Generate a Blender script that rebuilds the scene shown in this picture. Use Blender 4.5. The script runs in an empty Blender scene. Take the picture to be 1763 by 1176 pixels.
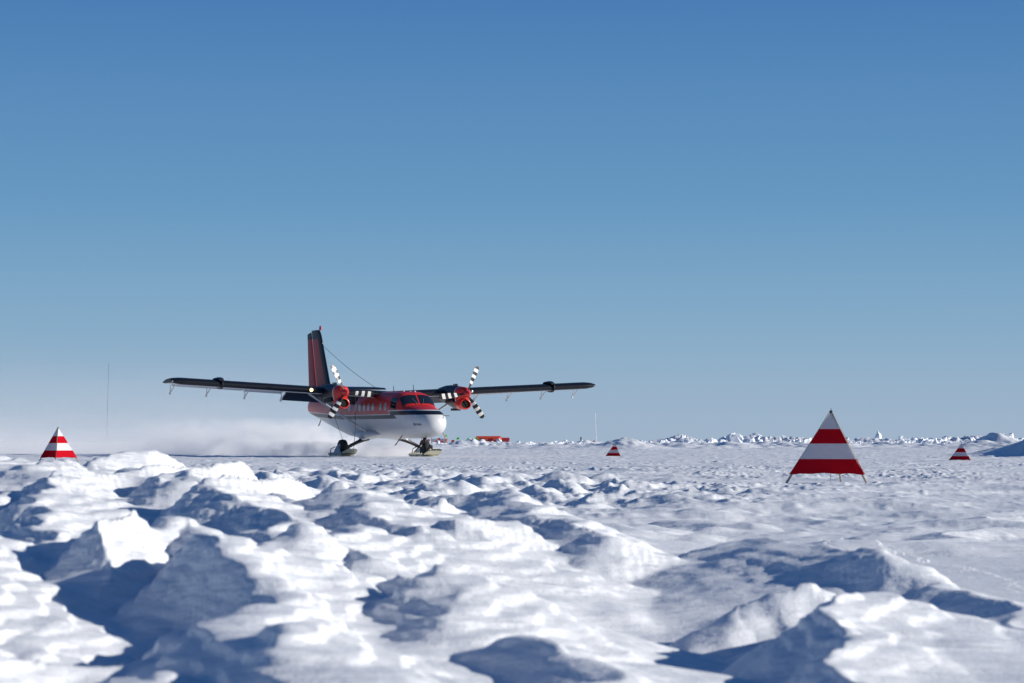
import bpy, bmesh, math, random
import numpy as np
from mathutils import Vector, Matrix

S = bpy.context.scene
COL = S.collection
R = math.radians

# ---------------------------------------------------------------- camera
CAM_H = 0.557
cam_d = bpy.data.cameras.new("camera")
cam = bpy.data.objects.new("camera", cam_d)
COL.objects.link(cam)
cam_d.sensor_width = 36.0
cam_d.lens = 85.0
cam_d.clip_start = 0.05
cam_d.clip_end = 12000
cam.location = (0, 0, CAM_H)
cam.rotation_euler = (R(90) + math.atan(173 / 4162.6), 0, 0)
cam_d.dof.use_dof = True
cam_d.dof.focus_distance = 85
cam_d.dof.aperture_fstop = 9
S.camera = cam

# ---------------------------------------------------------------- light
SUN_EL, SUN_AZ = 18.5, 99.0          # azimuth clockwise from +Y
sd = Vector((math.sin(R(SUN_AZ)) * math.cos(R(SUN_EL)), math.cos(R(SUN_AZ)) * math.cos(R(SUN_EL)), math.sin(R(SUN_EL))))
W = bpy.data.worlds.new("World")
S.world = W
W.use_nodes = True
wn = W.node_tree
bg = wn.nodes["Background"]
sky = wn.nodes.new("ShaderNodeTexSky")
sky.sky_type = 'NISHITA'
sky.sun_disc = False
sky.sun_elevation = R(SUN_EL)
sky.sun_rotation = R(SUN_AZ)
sky.altitude = 0
sky.air_density = 1.0
sky.dust_density = 0.0
sky.ozone_density = 3.0
# hand-picked gradient painted over the sky model; upper stops darkened to deepen snow shade
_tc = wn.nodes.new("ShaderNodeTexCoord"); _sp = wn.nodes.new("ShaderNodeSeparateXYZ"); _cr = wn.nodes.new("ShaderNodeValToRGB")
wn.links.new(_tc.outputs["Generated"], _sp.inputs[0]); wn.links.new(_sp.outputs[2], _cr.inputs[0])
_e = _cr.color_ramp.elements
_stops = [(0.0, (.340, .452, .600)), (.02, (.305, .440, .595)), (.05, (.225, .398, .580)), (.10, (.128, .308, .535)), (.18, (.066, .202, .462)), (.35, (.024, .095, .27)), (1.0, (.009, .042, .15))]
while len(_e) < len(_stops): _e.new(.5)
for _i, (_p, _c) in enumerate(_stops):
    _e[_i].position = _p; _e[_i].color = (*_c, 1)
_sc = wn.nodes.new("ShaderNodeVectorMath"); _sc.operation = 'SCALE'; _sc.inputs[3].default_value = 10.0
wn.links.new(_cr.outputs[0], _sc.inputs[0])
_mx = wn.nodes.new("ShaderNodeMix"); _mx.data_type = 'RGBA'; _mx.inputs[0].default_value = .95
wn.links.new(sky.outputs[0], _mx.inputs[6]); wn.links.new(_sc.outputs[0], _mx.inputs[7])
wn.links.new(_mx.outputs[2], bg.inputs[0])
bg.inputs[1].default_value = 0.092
sl = bpy.data.lights.new("sun", 'SUN')
sl.energy = 5.0
sl.angle = R(0.5)
sl.color = (1.0, 0.95, 0.87)
so = bpy.data.objects.new("sun", sl)
COL.objects.link(so)
so.rotation_euler = sd.to_track_quat('Z', 'Y').to_euler()
S.view_settings.view_transform = 'Standard'
S.view_settings.look = 'None'
S.view_settings.gamma = 1
S.view_settings.exposure = 0.12
S.cycles.max_bounces = 8
S.cycles.volume_bounces = 5
S.cycles.volume_step_rate = 1.0
S.cycles.volume_max_steps = 128

# ---------------------------------------------------------------- helpers
def mesh(name, verts, faces, mat=None, parent=None, smooth=False):
    me = bpy.data.meshes.new(name)
    me.from_pydata([tuple(v) for v in verts], [], [tuple(f) for f in faces])
    me.validate()
    bm = bmesh.new(); bm.from_mesh(me)
    bmesh.ops.recalc_face_normals(bm, faces=bm.faces)
    bm.to_mesh(me); bm.free()
    if smooth:
        me.polygons.foreach_set('use_smooth', [True] * len(me.polygons))
    me.update()
    o = bpy.data.objects.new(name, me)
    COL.objects.link(o)
    if mat: me.materials.append(mat)
    if parent: o.parent = parent
    return o

def tag(o, label=None, cat=None, group=None, kind=None):
    if label: o['label'] = label
    if cat: o['category'] = cat
    if group: o['group'] = group
    if kind: o['kind'] = kind
    return o

def empty(name, loc, rz=0.0):
    o = bpy.data.objects.new(name, None)
    COL.objects.link(o)
    o.location = loc
    o.rotation_euler = (0, 0, rz)
    o.empty_display_size = 0.3
    return o

class MB:
    """collects shapes into one mesh"""
    def __init__(s): s.v = []; s.f = []
    def add(s, vs, fs):
        k = len(s.v); s.v += [tuple(v) for v in vs]; s.f += [tuple(i + k for i in f) for f in fs]; return s
    def box(s, c, d, rot=None):
        vs = []
        for x in (-.5, .5):
            for y in (-.5, .5):
                for z in (-.5, .5):
                    p = Vector((x * d[0], y * d[1], z * d[2]))
                    if rot: p = rot @ p
                    vs.append(p + Vector(c))
        return s.add(vs, [(0, 1, 3, 2), (4, 6, 7, 5), (0, 4, 5, 1), (2, 3, 7, 6), (0, 2, 6, 4), (1, 5, 7, 3)])
    def loft(s, rings, caps=True, closed=True):
        n = len(rings[0]); vs = [p for r in rings for p in r]; fs = []
        for i in range(len(rings) - 1):
            for j in range(n if closed else n - 1):
                k = (j + 1) % n
                fs.append((i * n + j, i * n + k, (i + 1) * n + k, (i + 1) * n + j))
        if caps:
            fs.append(tuple(range(n))); fs.append(tuple(range((len(rings) - 1) * n, len(rings) * n)))
        return s.add(vs, fs)
    def tube(s, pts, r, n=8, flat=1.0):
        pts = [Vector(p) for p in pts]
        if not isinstance(r, (list, tuple)): r = [r] * len(pts)
        rings = []
        for i, p in enumerate(pts):
            a = pts[max(i - 1, 0)]; b = pts[min(i + 1, len(pts) - 1)]
            d = (b - a).normalized()
            up = Vector((0, 0, 1)) if abs(d.z) < .9 else Vector((1, 0, 0))
            u = d.cross(up).normalized(); w = u.cross(d).normalized()
            rings.append([p + u * (math.cos(t) * r[i]) + w * (math.sin(t) * r[i] * flat) for t in [2 * math.pi * k / n for k in range(n)]])
        return s.loft(rings)
    def build(s, name, mat=None, parent=None, smooth=False):
        o = mesh(name, s.v, s.f, mat, parent, smooth)
        return o

def auto_smooth(o, ang=35):
    me = o.data
    me.polygons.foreach_set('use_smooth', [True] * len(me.polygons))
    bm = bmesh.new(); bm.from_mesh(me)
    for e in bm.edges:
        if len(e.link_faces) == 2 and e.calc_face_angle(0) > R(ang): e.smooth = False
    bm.to_mesh(me); bm.free()
    return o

# ---- noise (numpy gradient noise)
def _hash(ix, iy, seed):
    h = (ix.astype(np.int64) * 374761393 + iy.astype(np.int64) * 668265263 + seed * 974634777) & 0xffffffff
    h = ((h ^ (h >> 13)) * 1274126177) & 0xffffffff
    h = h ^ (h >> 16)
    return h
def noise(x, y, seed=0):
    x0 = np.floor(x); y0 = np.floor(y)
    fx = x - x0; fy = y - y0
    u = fx * fx * fx * (fx * (fx * 6 - 15) + 10); v = fy * fy * fy * (fy * (fy * 6 - 15) + 10)
    def g(dx, dy):
        a = _hash(x0 + dx, y0 + dy, seed) * (2 * math.pi / 4294967296.0)
        return np.cos(a) * (fx - dx) + np.sin(a) * (fy - dy)
    return ((g(0, 0) * (1 - u) + g(1, 0) * u) * (1 - v) + (g(0, 1) * (1 - u) + g(1, 1) * u) * v) * 1.5
def fbm(x, y, seed=0, o=4, gain=.5):
    r = 0; a = 1.0
    for i in range(o):
        r = r + a * noise(x, y, seed + i * 17); x = x * 2.03; y = y * 2.03; a *= gain
    return r
def sstep(a, b, x):
    t = np.clip((x - a) / (b - a), 0, 1); return t * t * (3 - 2 * t)

# ---------------------------------------------------------------- materials
def mat(name, col=(.8, .8, .8), rough=.5, metal=0.0, spec=.5, coat=0.0, emit=None, trans=0.0):
    m = bpy.data.materials.new(name); m.use_nodes = True
    b = m.node_tree.nodes["Principled BSDF"]
    b.inputs["Base Color"].default_value = (*col, 1)
    b.inputs["Roughness"].default_value = rough
    b.inputs["Metallic"].default_value = metal
    b.inputs["Specular IOR Level"].default_value = spec
    b.inputs["Coat Weight"].default_value = coat
    b.inputs["Coat Roughness"].default_value = .08
    if emit:
        b.inputs["Emission Color"].default_value = (*emit[0], 1); b.inputs["Emission Strength"].default_value = emit[1]
    return m

class NT:
    def __init__(s, m): s.t = m.node_tree; s.n = s.t.nodes; s.l = s.t.links; s.b = s.n.get("Principled BSDF")
    def new(s, typ, **k):
        n = s.n.new(typ)
        for a, v in k.items(): setattr(n, a, v)
        return n
    def link(s, a, b): s.l.new(a, b)
    def _in(s, sock, v):
        if isinstance(v, (int, float)): sock.default_value = v
        else: s.l.new(v, sock)
    def math(s, op, a, b=0.0, c=0.0, clamp=False):
        n = s.n.new('ShaderNodeMath'); n.operation = op; n.use_clamp = clamp
        s._in(n.inputs[0], a); s._in(n.inputs[1], b)
        if op in ('MULTIPLY_ADD',): s._in(n.inputs[2], c)
        return n.outputs[0]
    def mix(s, fac, a, b):
        n = s.n.new('ShaderNodeMix'); n.data_type = 'RGBA'
        s._in(n.inputs[0], fac)
        for sock, v in ((n.inputs[6], a), (n.inputs[7], b)):
            if isinstance(v, tuple): sock.default_value = (*v, 1)
            else: s.l.new(v, sock)
        return n.outputs[2]
    def objco(s):
        c = s.n.new('ShaderNodeTexCoord'); x = s.n.new('ShaderNodeSeparateXYZ'); s.l.new(c.outputs['Object'], x.inputs[0])
        return c.outputs['Object'], x.outputs[0], x.outputs[1], x.outputs[2]
    def noise(s, vec, scale, detail=3, rough=.5):
        n = s.n.new('ShaderNodeTexNoise'); s.l.new(vec, n.inputs['Vector'])
        n.inputs['Scale'].default_value = scale; n.inputs['Detail'].default_value = detail; n.inputs['Roughness'].default_value = rough
        return n.outputs[0]
    def ramp(s, fac, stops):
        n = s.n.new('ShaderNodeValToRGB'); s._in(n.inputs[0], fac)
        e = n.color_ramp.elements
        while len(e) < len(stops): e.new(.5)
        for i, (p, c) in enumerate(stops):
            e[i].position = p; e[i].color = (*c, 1) if len(c) == 3 else c
        return n.outputs[0]

def snow_mat(name, base=(.83, .85, .875), fine=1.0, stri=1.0):
    m = mat(name, base, .55, spec=.25); t = NT(m)
    vec, x, y, z = t.objco()
    mp = t.new('ShaderNodeMapping'); mp.inputs['Scale'].default_value = (.75, 5.5, 12.0); mp.inputs['Rotation'].default_value = (0, 0, R(-12))
    t.link(vec, mp.inputs[0])
    n1 = t.noise(mp.outputs[0], 2.2, 3, .5)
    n2 = t.noise(vec, 22, 3, .6)
    n3 = t.noise(vec, 120, 2, .6)
    h = t.math('MULTIPLY', n1, .021 * stri)
    h = t.math('ADD', h, t.math('MULTIPLY', n2, .004 * fine))
    h = t.math('ADD', h, t.math('MULTIPLY', n3, .0016 * fine))
    bp = t.new('ShaderNodeBump'); bp.inputs['Strength'].default_value = 1.0; bp.inputs['Distance'].default_value = 1.0
    t.link(h, bp.inputs['Height']); t.link(bp.outputs[0], t.b.inputs['Normal'])
    n4 = t.noise(vec, .9, 3, .5)
    t.link(t.mix(n4, tuple(c * .96 for c in base), tuple(min(1, c * 1.03) for c in base)), t.b.inputs['Base Color'])
    return m
SNOW = snow_mat("snow")
ICE = snow_mat("ice_snow", (.80, .84, .89), .0, .0)

# ---------------------------------------------------------------- ground
EDGE_U = [-.6, -.30, -.21, -.16, -.09, 0, .03, .075, .12, .17, .20, .25, .6]
EDGE_D = [17, 19, 18.5, 17.5, 15, 13.6, 12.4, 10.3, 9.6, 8.9, 8.0, 7.0, 6]
BH_U = [-.4, -.2, -.12, -.05, .02, .08, .16, .3]
BH_Z = [.40, .39, .34, .22, .13, .05, .03, .02]

# drifts placed by hand: x, y, height, width right, width left, depth front, depth back, heading of crest, sharpness
MOUNDS = []
def md(px, py, z, wr, wl, df, db, rot=0, p=1.0):
    MOUNDS.append((px, py, z, wr, wl, df, db, rot, p))

def build_mounds():
    rng = random.Random(11)
    # scattered wind-carved drifts over the near berm, on a jittered lattice
    y = 2.6
    while y < 21:
        sp = .30 + .028 * y
        x = -0.30 * y - 1.2
        while x < 0.26 * y + 1.0:
            px = x + rng.uniform(-.42, .42) * sp; py = y + rng.uniform(-.42, .42) * sp * 1.1
            s = rng.uniform(.6, 1.35)
            hgt = (.055 + .0075 * py) * s * rng.choice([.5, .8, 1.0, 1.2, 1.45])
            w = sp * rng.uniform(.40, .75) * s
            if rng.random() < .35: md(px, py, hgt, w * rng.uniform(.9, 1.6), w * rng.uniform(.35, .7), w * rng.uniform(.7, 1.6), w * rng.uniform(.6, 1.3), rng.uniform(-.7, .5), rng.uniform(1.0, 1.7))
            x += sp
        y += sp * .95
build_mounds()

HERO = [
    (-2.72, 14.6, .455, .32, .30, .4, .4, 0, 1.9),
    (-.74, 6.2, .335, .62, .20, 1.5, 1.4, -.16, 1.4),
    (-1.75, 6.6, .36, .60, .26, 1.2, 1.4, -.25, 1.4),
    (-.20, 6.3, .27, .50, .24, .7, .8, .1, 1.4),
    (-.95, 8.6, .40, .42, .22, .8, .9, .2, 1.3),
    (-.45, 4.75, .22, .35, .22, .5, .6, .1, 1.4),
    (-1.28, 4.9, .27, .34, .2, .6, .7, .1, 1.4),
    # x, y, crest height, width right, width left, depth front, depth back, turn, sharpness
    (-2.29, 14.00, 0.501, 0.55, 0.35, 0.7, 0.7, 0.1, 1.7),
    (-2.36, 12.50, 0.466, 0.35, 0.3, 0.6, 0.6, 0.2, 1.5),
    (-2.69, 13.00, 0.491, 0.45, 0.3, 0.6, 0.6, 0.2, 1.5),
    (-1.11, 9.60, 0.427, 0.26, 0.42, 0.6, 0.6, 0.25, 1.5),
    (-1.94, 10.20, 0.448, 0.42, 0.14, 0.7, 0.5, 0.25, 1.3),
    (-1.00, 7.60, 0.341, 0.32, 0.28, 0.6, 0.5, 0.3, 1.5),
    (-0.71, 6.50, 0.253, 0.6, 0.16, 0.8, 0.6, 0.25, 1.4),
    (-0.63, 7.50, 0.315, 0.35, 0.25, 0.5, 0.5, 0.3, 1.5),
    (-1.65, 7.20, 0.281, 0.6, 0.3, 0.9, 0.6, 0.3, 1.5),
    (-1.10, 5.30, 0.153, 0.35, 0.3, 0.5, 0.4, 0.3, 1.4),
    (-0.85, 5.60, 0.164, 0.22, 0.14, 0.4, 0.4, 0.4, 1.3),
    (-0.03, 12.00, 0.343, 0.3, 0.28, 0.6, 0.6, 0, 1.2),
    (-0.34, 11.00, 0.308, 0.36, 0.22, 0.6, 0.6, 0.1, 1.2),
    (-0.65, 10.20, 0.380, 0.36, 0.22, 0.6, 0.6, 0.2, 1.3),
    (-0.39, 8.40, 0.282, 0.5, 0.2, 0.6, 0.5, 0.1, 1.4),
    (0.35, 9.60, 0.238, 0.22, 0.35, 0.5, 0.5, 0, 1.3),
    (-0.16, 6.10, 0.180, 0.42, 0.13, 0.3, 0.35, 0.1, 1.5),
    (0.89, 7.10, 0.162, 0.1, 0.3, 0.3, 0.25, 0.3, 1.4),
    (1.21, 8.20, 0.227, 0.24, 0.34, 0.45, 0.5, -0.1, 1.8),
    (0.92, 6.40, 0.172, 0.38, 0.2, 0.5, 0.4, -0.05, 1.4),
    (1.36, 6.90, 0.118, 0.14, 0.5, 0.35, 0.5, -0.3, 1.4),
    (0.24, 5.90, 0.153, 0.14, 0.16, 0.25, 0.25, 0.2, 1.3),
    (-0.35, 5.20, 0.155, 0.3, 0.15, 0.4, 0.3, 0.3, 1.4),
]

# wind-cut crests: points along the crest (x, y, z), fall per metre on the left and on the right
CRESTS = [
    ([(1.329, 7.70, 0.109), (1.360, 7.00, 0.105), (1.355, 6.40, 0.074), (1.302, 5.90, 0.048)], 0.55, 0.3),
    ([(0.935, 6.50, 0.163), (0.741, 5.95, 0.150), (.700, 5.40, .105), (.700, 4.80, .065), (.72, 4.3, .03)], 0.8, 0.3),
    ([(0.721, 7.00, 0.088), (0.813, 7.00, 0.121), (0.887, 7.05, 0.152)], 0.6, 0.6),
    ([(-0.980, 7.60, 0.325), (-0.795, 6.80, 0.240), (-0.716, 6.00, 0.155), (-0.575, 5.30, 0.113), (-0.484, 4.90, 0.076)], 0.6, 0.42),
    ([(-0.296, 6.80, 0.191), (-0.154, 6.30, 0.180), (-0.114, 5.80, 0.140)], 0.55, 0.4),
    ([(-0.676, 10.00, 0.372), (-0.534, 9.20, 0.321), (-0.366, 8.40, 0.266)], 0.5, 0.38),
    ([(-1.122, 9.60, 0.407), (-0.912, 8.60, 0.315), (-0.772, 8.00, 0.280)], 0.5, 0.45),
    ([(-1.915, 10.20, 0.432), (-1.703, 8.90, 0.324), (-1.500, 7.60, 0.248)], 0.6, 0.42),
    ([(-0.033, 12.00, 0.335), (0.060, 10.60, 0.274), (0.279, 9.80, 0.246), (0.372, 9.20, 0.217)], 0.4, 0.55),
    ([(1.002, 9.30, 0.197), (1.146, 8.70, 0.200), (1.273, 8.30, 0.196)], 0.3, 0.7),
    ([(-1.313, 6.20, 0.186), (-1.085, 5.50, 0.136), (-0.920, 4.90, 0.087)], 0.5, 0.4),
    ([(0.077, 5.50, 0.122), (0.145, 5.10, 0.105), (0.148, 4.80, 0.085)], 0.5, 0.4),
    ([(-0.574, 8.20, 0.283), (-0.452, 7.20, 0.213)], 0.5, 0.42),
]
# hollows: x, y, radius x, radius y, depth
HOLLOWS = [(.40, 7.6, .55, 1.2, .22), (.42, 5.3, .30, .8, .20), (-.10, 5.1, .25, .5, .08), (-.82, 5.3, .25, .8, .09), (-.35, 5.7, .2, .6, .10), (1.15, 7.1, .35, .35, .08), (-1.15, 8.4, .35, .6, .10), (-1.75, 9.2, .25, .7, .08), (-.62, 8.9, .22, .6, .08), (.12, 10.6, .3, .7, .08)]

def ground_height(X, Y):
    d = np.sqrt(X * X + Y * Y) + 1e-6
    ahead = Y > 0.3
    u = np.where(ahead, X / np.maximum(Y, .3), np.sign(X) * .6)
    de = np.interp(u, EDGE_U, EDGE_D)
    near = 1 - sstep(.72, 1.08, d / de + .10 * noise(X * .9, Y * .9, 5))
    near = np.where(ahead, near, .3)
    bh = np.interp(u, BH_U, BH_Z)
    z = bh * near * (.10 + .90 * sstep(3.2, 13, d))
    # gentle rolling plain
    z = z + .035 * fbm(X / 9, Y / 14, 40, 3) * sstep(18, 60, d)
    # hand and lattice drifts
    m = d < 26
    x = X[m]; y = Y[m]
    wx = x + .11 * fbm(x * 1.5, y * 1.5, 60, 3) + .014 * fbm(x * 6, y * 5, 70, 2)
    wy = y + .16 * fbm(x * 1.5 + 9, y * 1.5, 80, 3) + .018 * fbm(x * 5, y * 6, 90, 2)
    rel = np.zeros_like(x)
    def shape(M, top=None, base=None):
        px, py, hh, wr, wl, df, db, rot, p = M
        rad = 3.2 * max(wr, wl, df, db)
        k = np.nonzero((np.abs(wx - px) < rad) & (np.abs(wy - py) < rad))[0]
        a = wx[k] - px; b = wy[k] - py
        c, s = math.cos(rot), math.sin(rot)
        ax = a * c - b * s; by = a * s + b * c
        ax = np.where(ax > 0, ax / wr, -ax / wl); by = np.where(by > 0, by / db, -by / df)
        r = np.sqrt(ax * ax + by * by * .55 + .006)
        return k, np.exp(-(r ** max(1.05, p - .2)) * .95)
    for M in MOUNDS:
        k, e = shape(M)
        if len(k): rel[k] = np.maximum(rel[k], M[2] * e)
    # wind-carved ridges: crests run away from the camera, steep on the left, long and scooped on the right
    A = .55 + .6 * np.clip(noise(x * .8 + 3, y * .5, 301) + .25, 0, 1.2)
    ph = x / 1.15 + 1.25 * fbm(x * .40, y * .19, 310, 3) + .22 * fbm(x * 1.9, y * 1.3, 320, 2)
    f = ph - np.floor(ph); c0 = .42
    saw = np.where(f < c0, f / c0, (1 - f) / (1 - c0)) ** 1.35
    cutn = sstep(-.35, .30, noise(x * .9 + 7, y * .62, 330))
    ph2 = x / .47 + .5 * y + .9 * fbm(x * .9 + 4, y * .5, 340, 3)
    f2 = ph2 - np.floor(ph2)
    saw2 = np.where(f2 < c0, f2 / c0, (1 - f2) / (1 - c0)) ** 1.2
    rg2 = np.clip(1 - 2.6 * np.abs(noise(x * .75 + 20, y * .55 + 3, 350)), 0, 1) ** 1.4
    sz = np.interp(y, [2, 5, 9, 14, 20], [.17, .22, .24, .22, .18]) * np.interp(x, [-3, .2, 1.2, 2.5], [1.05, .95, .7, .55])
    car = sz * (A * saw * (.35 + .65 * cutn) + .24 * rg2 + .10 * saw2 * sstep(-.3, .4, noise(x * 1.3, y * .9, 360))) - .38 * sz
    rel = (np.maximum(rel, 0) * .5 + car) * near[m]
    zz = z[m] + rel
    for M in HERO:
        k, e = shape(M)
        if len(k):
            t = M[2] * 1.03 * e
            # blend with smooth maximum so the flanks scoop into the snow around
            a = zz[k]; q = .012
            zz[k] = np.maximum(a, t) + q * np.exp(-np.abs(a - t) / q) * .5
    for hx, hy, rx, ry, dp in HOLLOWS:
        zz = zz - dp * np.exp(-((wx - hx) / rx) ** 2 - ((wy - hy) / ry) ** 2)
    for pts, sl_, sr_ in CRESTS:
        xs_ = [p[0] for p in pts]; ys_ = [p[1] for p in pts]
        k = np.nonzero((wx > min(xs_) - 1.2) & (wx < max(xs_) + 1.2) & (wy > min(ys_) - 1.2) & (wy < max(ys_) + 1.2))[0]
        if not len(k): continue
        a = wx[k]; b = wy[k]; best = np.full(len(k), 9.0); zc = np.zeros(len(k)); side = np.zeros(len(k))
        for (x0, y0, z0), (x1, y1, z1) in zip(pts, pts[1:]):
            dx, dy = x1 - x0, y1 - y0; L2 = dx * dx + dy * dy
            t = np.clip(((a - x0) * dx + (b - y0) * dy) / L2, 0, 1)
            ex, ey = a - (x0 + dx * t), b - (y0 + dy * t); dd = np.sqrt(ex * ex + ey * ey)
            w_ = dd < best
            best = np.where(w_, dd, best); zc = np.where(w_, z0 + (z1 - z0) * t, zc); side = np.where(w_, ex, side)
        q = side / (best + .02)                      # -1 left .. +1 right
        fall = (sl_ + (sr_ - sl_) * sstep(-.5, .5, q)) * .92
        zr = zc + .012 * noise(a * 3, b * 2.2, 500) - fall * (np.sqrt(best * best + .0004) - .45 * best * best / (1 + best))
        zz[k] = np.maximum(zz[k], zr) + .004 * np.exp(-np.abs(zz[k] - zr) / .010)
    # wind planes the tops down to broad flat backs
    cap = np.interp(u[m], [-.25, -.1, -.02, .06, .14, .25], [.485, .455, .36, .26, .235, .19]) * np.interp(y, [3, 5, 8, 12], [.66, .82, .94, 1.0]) + .035 * noise(x * .7, y * .35, 400)
    kk = .022
    zz = np.where(near[m] > .02, cap - kk * np.logaddexp(0, (cap - zz) / kk) + kk * np.logaddexp(0, np.minimum((cap - zz), 0) / kk + 0) * 0, zz)
    # wind-packed layers: faint terraces
    fade = near[m] * sstep(.02, .12, zz)
    st = (zz + .016 * fbm(x * 2.0, y * 1.6, 120, 4)) / .030
    fr = st - np.floor(st)
    zz = zz + fade * .0135 * (sstep(.0, .32, fr) - fr)
    # small carved lips and crumbs
    zz = zz + fade * .006 * fbm(x * 2.2 + 2, y * 11, 131, 3)
    z[m] = zz
    z = z - .10 * sstep(45, 78, Y) * sstep(260, 190, Y)
    # rough crumbly runway surface
    mid = 1 - .7 * near
    far = sstep(150, 900, d)
    l1 = np.maximum(fbm(X * 1.5, Y * .9, 140, 3) - .12, 0)
    l2 = np.maximum(noise(X * 4.2, Y * 3.0, 150) - .05, 0)
    l3 = np.maximum(noise(X * 9, Y * 7, 155) - .1, 0)
    ck = np.maximum(noise(X * 2.2, Y * 1.5, 157) - .52, 0)
    patch = sstep(-.2, .5, fbm(X / 4, Y / 9, 160, 3))
    calm = 1 - .75 * sstep(.02, .06, u) * sstep(24, 17, d)
    z = z + mid * calm * (.016 * l1 * patch + .036 * l2 * (.2 + .8 * patch) * sstep(9, 18, d) + .042 * l3 * (.3 + .7 * patch) * sstep(7, 12, d) * sstep(110, 50, d) + .09 * ck * patch * sstep(14, 24, d)) * (1 - far)
    tr = np.maximum(noise(X * .75, Y * 1.5, 165) - .12, 0)
    z = z + mid * .026 * calm * tr * sstep(10, 20, d) * (1 - far)
    # low wind drifts, long and thin
    dr = np.maximum(1 - np.abs(fbm(X / 3.4, Y / 2.4, 170, 3)) * 3.2, 0)
    z = z + mid * .045 * dr * sstep(8, 14, d)
    # band of broken lumps behind the berm on the left and centre
    bl = np.exp(-((Y - 27 + 1.2 * X) / 13) ** 2) * sstep(4.0, -.5, X - .02 * Y) * (d > 12)
    lump = np.maximum(fbm(X * 1.1 + 5, Y * .8, 180, 3) - .02, 0)
    z = z + bl * .16 * lump
    # long low ridge crossing on the right
    ry = 18.6 + .25 * (X - 2.0)
    z = z + .085 * np.exp(-((Y - ry) / np.where(Y > ry, 1.4, .45)) ** 2) * sstep(.6, 1.4, X) * sstep(4.6, 2.4, X) 
    # snowbank at the right edge and snow banks beyond the strip
    z = z + .95 * np.exp(-((X - 22.9) / np.where(X < 22.9, 1.6, 5.0)) ** 2 - ((Y - 100) / 12) ** 2) * (1 + .2 * noise(X * .8, Y * .4, 210))
    z = z + 1.5 * np.exp(-((X - 66.5) / np.where(X < 66.5, 1.9, 2.6)) ** 2 - ((Y - 335) / 12) ** 2) * (1 + .35 * noise(X * .7, Y * .2, 211))
    z = z + .92 * np.exp(-(np.abs(X - 9.6) / 2.6) ** 1.5 - ((Y - 205) / 14) ** 2) * (1 + .2 * noise(X * 1.2, Y * .3, 212))
    z = z + .58 * np.exp(-((X + 3.0) / 4.5) ** 2 - ((Y - 262) / 14) ** 2) * (.75 + .6 * np.abs(fbm(X * .8, Y * .1, 213, 3)))
    nb = sstep(170, 260, Y) * sstep(560, 420, Y) * (d < 900)
    rg = np.maximum(fbm(X / 9, Y / 26, 190, 4, .6) + .06, 0)
    z = z + nb * .62 * rg * sstep(-12, -2, X)
    for mx_, my_, mr_, mz_ in ((4.4, 32.4, 1.5, 0.0), (3.0, 32.3, 1.6, 0.0), (-12.48, 66.5, 1.5, 0.0), (4.69, 110, 1.2, -.10), (14.95, 80.5, 1.2, -.05)):
        w_ = np.exp(-((X - mx_) ** 2 + (Y - my_) ** 2) ** 2 / mr_ ** 4)
        z = z + (mz_ - z) * .9 * w_
    z = z + (-.085 - z) * .85 * np.exp(-((X + 5.5) / 5.5) ** 4 - ((Y - 105) / 7) ** 4)
    fb = sstep(380, 560, Y) * (Y < 1600)
    z = z + fb * .5 * np.maximum(fbm(X / 16, Y / 60, 200, 4, .6), 0)
    rb = np.exp(-((Y - 500 - 22 * noise(X / 30, Y * 0 + .5, 220)) / 16) ** 2) * sstep(-10, 30, X)
    jag = np.clip(1 - 1.8 * np.abs(noise(X / 2.6, Y / 9, 230)), 0, 1) * .6 + np.clip(1 - 1.8 * np.abs(noise(X / 1.1, Y / 5, 231)), 0, 1) * .3
    z = z + rb * (.45 + 1.8 * sstep(-.25, .6, noise(X / 11, Y / 60, 232)) * jag)
    return z

def build_ground():
    us = np.concatenate([np.linspace(-180, -40, 36)[:-1], np.linspace(-40, -15.5, 60)[:-1], np.linspace(-15.5, 15.5, 1050), np.linspace(15.5, 40, 60)[1:], np.linspace(40, 180, 36)[1:-1]])
    ds = [.25, .6, 1.0, 1.4, 1.8, 2.2, 2.6, 2.9]
    d = 3.1
    while d < 9000:
        ds.append(d)
        d *= 1.0036 if d < 70 else (1.0055 if d < 620 else (1.02 if d < 1200 else 1.08))
    ds = np.array(ds)
    A, D = np.meshgrid(np.radians(us), ds)
    X = np.sin(A) * D; Y = np.cos(A) * D
    Z = ground_height(X, Y)
    nr, nc = X.shape
    co = np.stack([X, Y, Z], -1).reshape(-1, 3)
    co = np.vstack([co, [[0, 0, float(Z[0].mean())]]])
    i = np.arange(nr - 1)[:, None] * nc; j = np.arange(nc)[None, :]; k = (j + 1) % nc
    q = np.stack([i + j, i + k, i + nc + k, i + nc + j], -1).reshape(-1, 4)[:, ::-1]
    tri = np.stack([np.full(nc, nr * nc), np.arange(nc), (np.arange(nc) + 1) % nc], -1)[:, ::-1]
    me = bpy.data.meshes.new("snow_field")
    me.vertices.add(len(co)); me.vertices.foreach_set('co', co.ravel().astype(np.float32))
    nl = q.size + tri.size
    me.loops.add(nl); me.loops.foreach_set('vertex_index', np.concatenate([q.ravel(), tri.ravel()]).astype(np.int32))
    me.polygons.add(len(q) + len(tri))
    starts = np.concatenate([np.arange(len(q)) * 4, q.size + np.arange(len(tri)) * 3]).astype(np.int32)
    me.polygons.foreach_set('loop_start', starts)
    me.polygons.foreach_set('use_smooth', np.ones(len(starts), bool))
    me.update(calc_edges=True); me.validate()
    me.materials.append(SNOW)
    o = bpy.data.objects.new("snow_field", me); COL.objects.link(o)
    o['kind'] = 'structure'
    return o
ground = build_ground()
def gz(x, y):
    return float(ground_height(np.array([float(x)]), np.array([float(y)]))[0])

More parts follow.
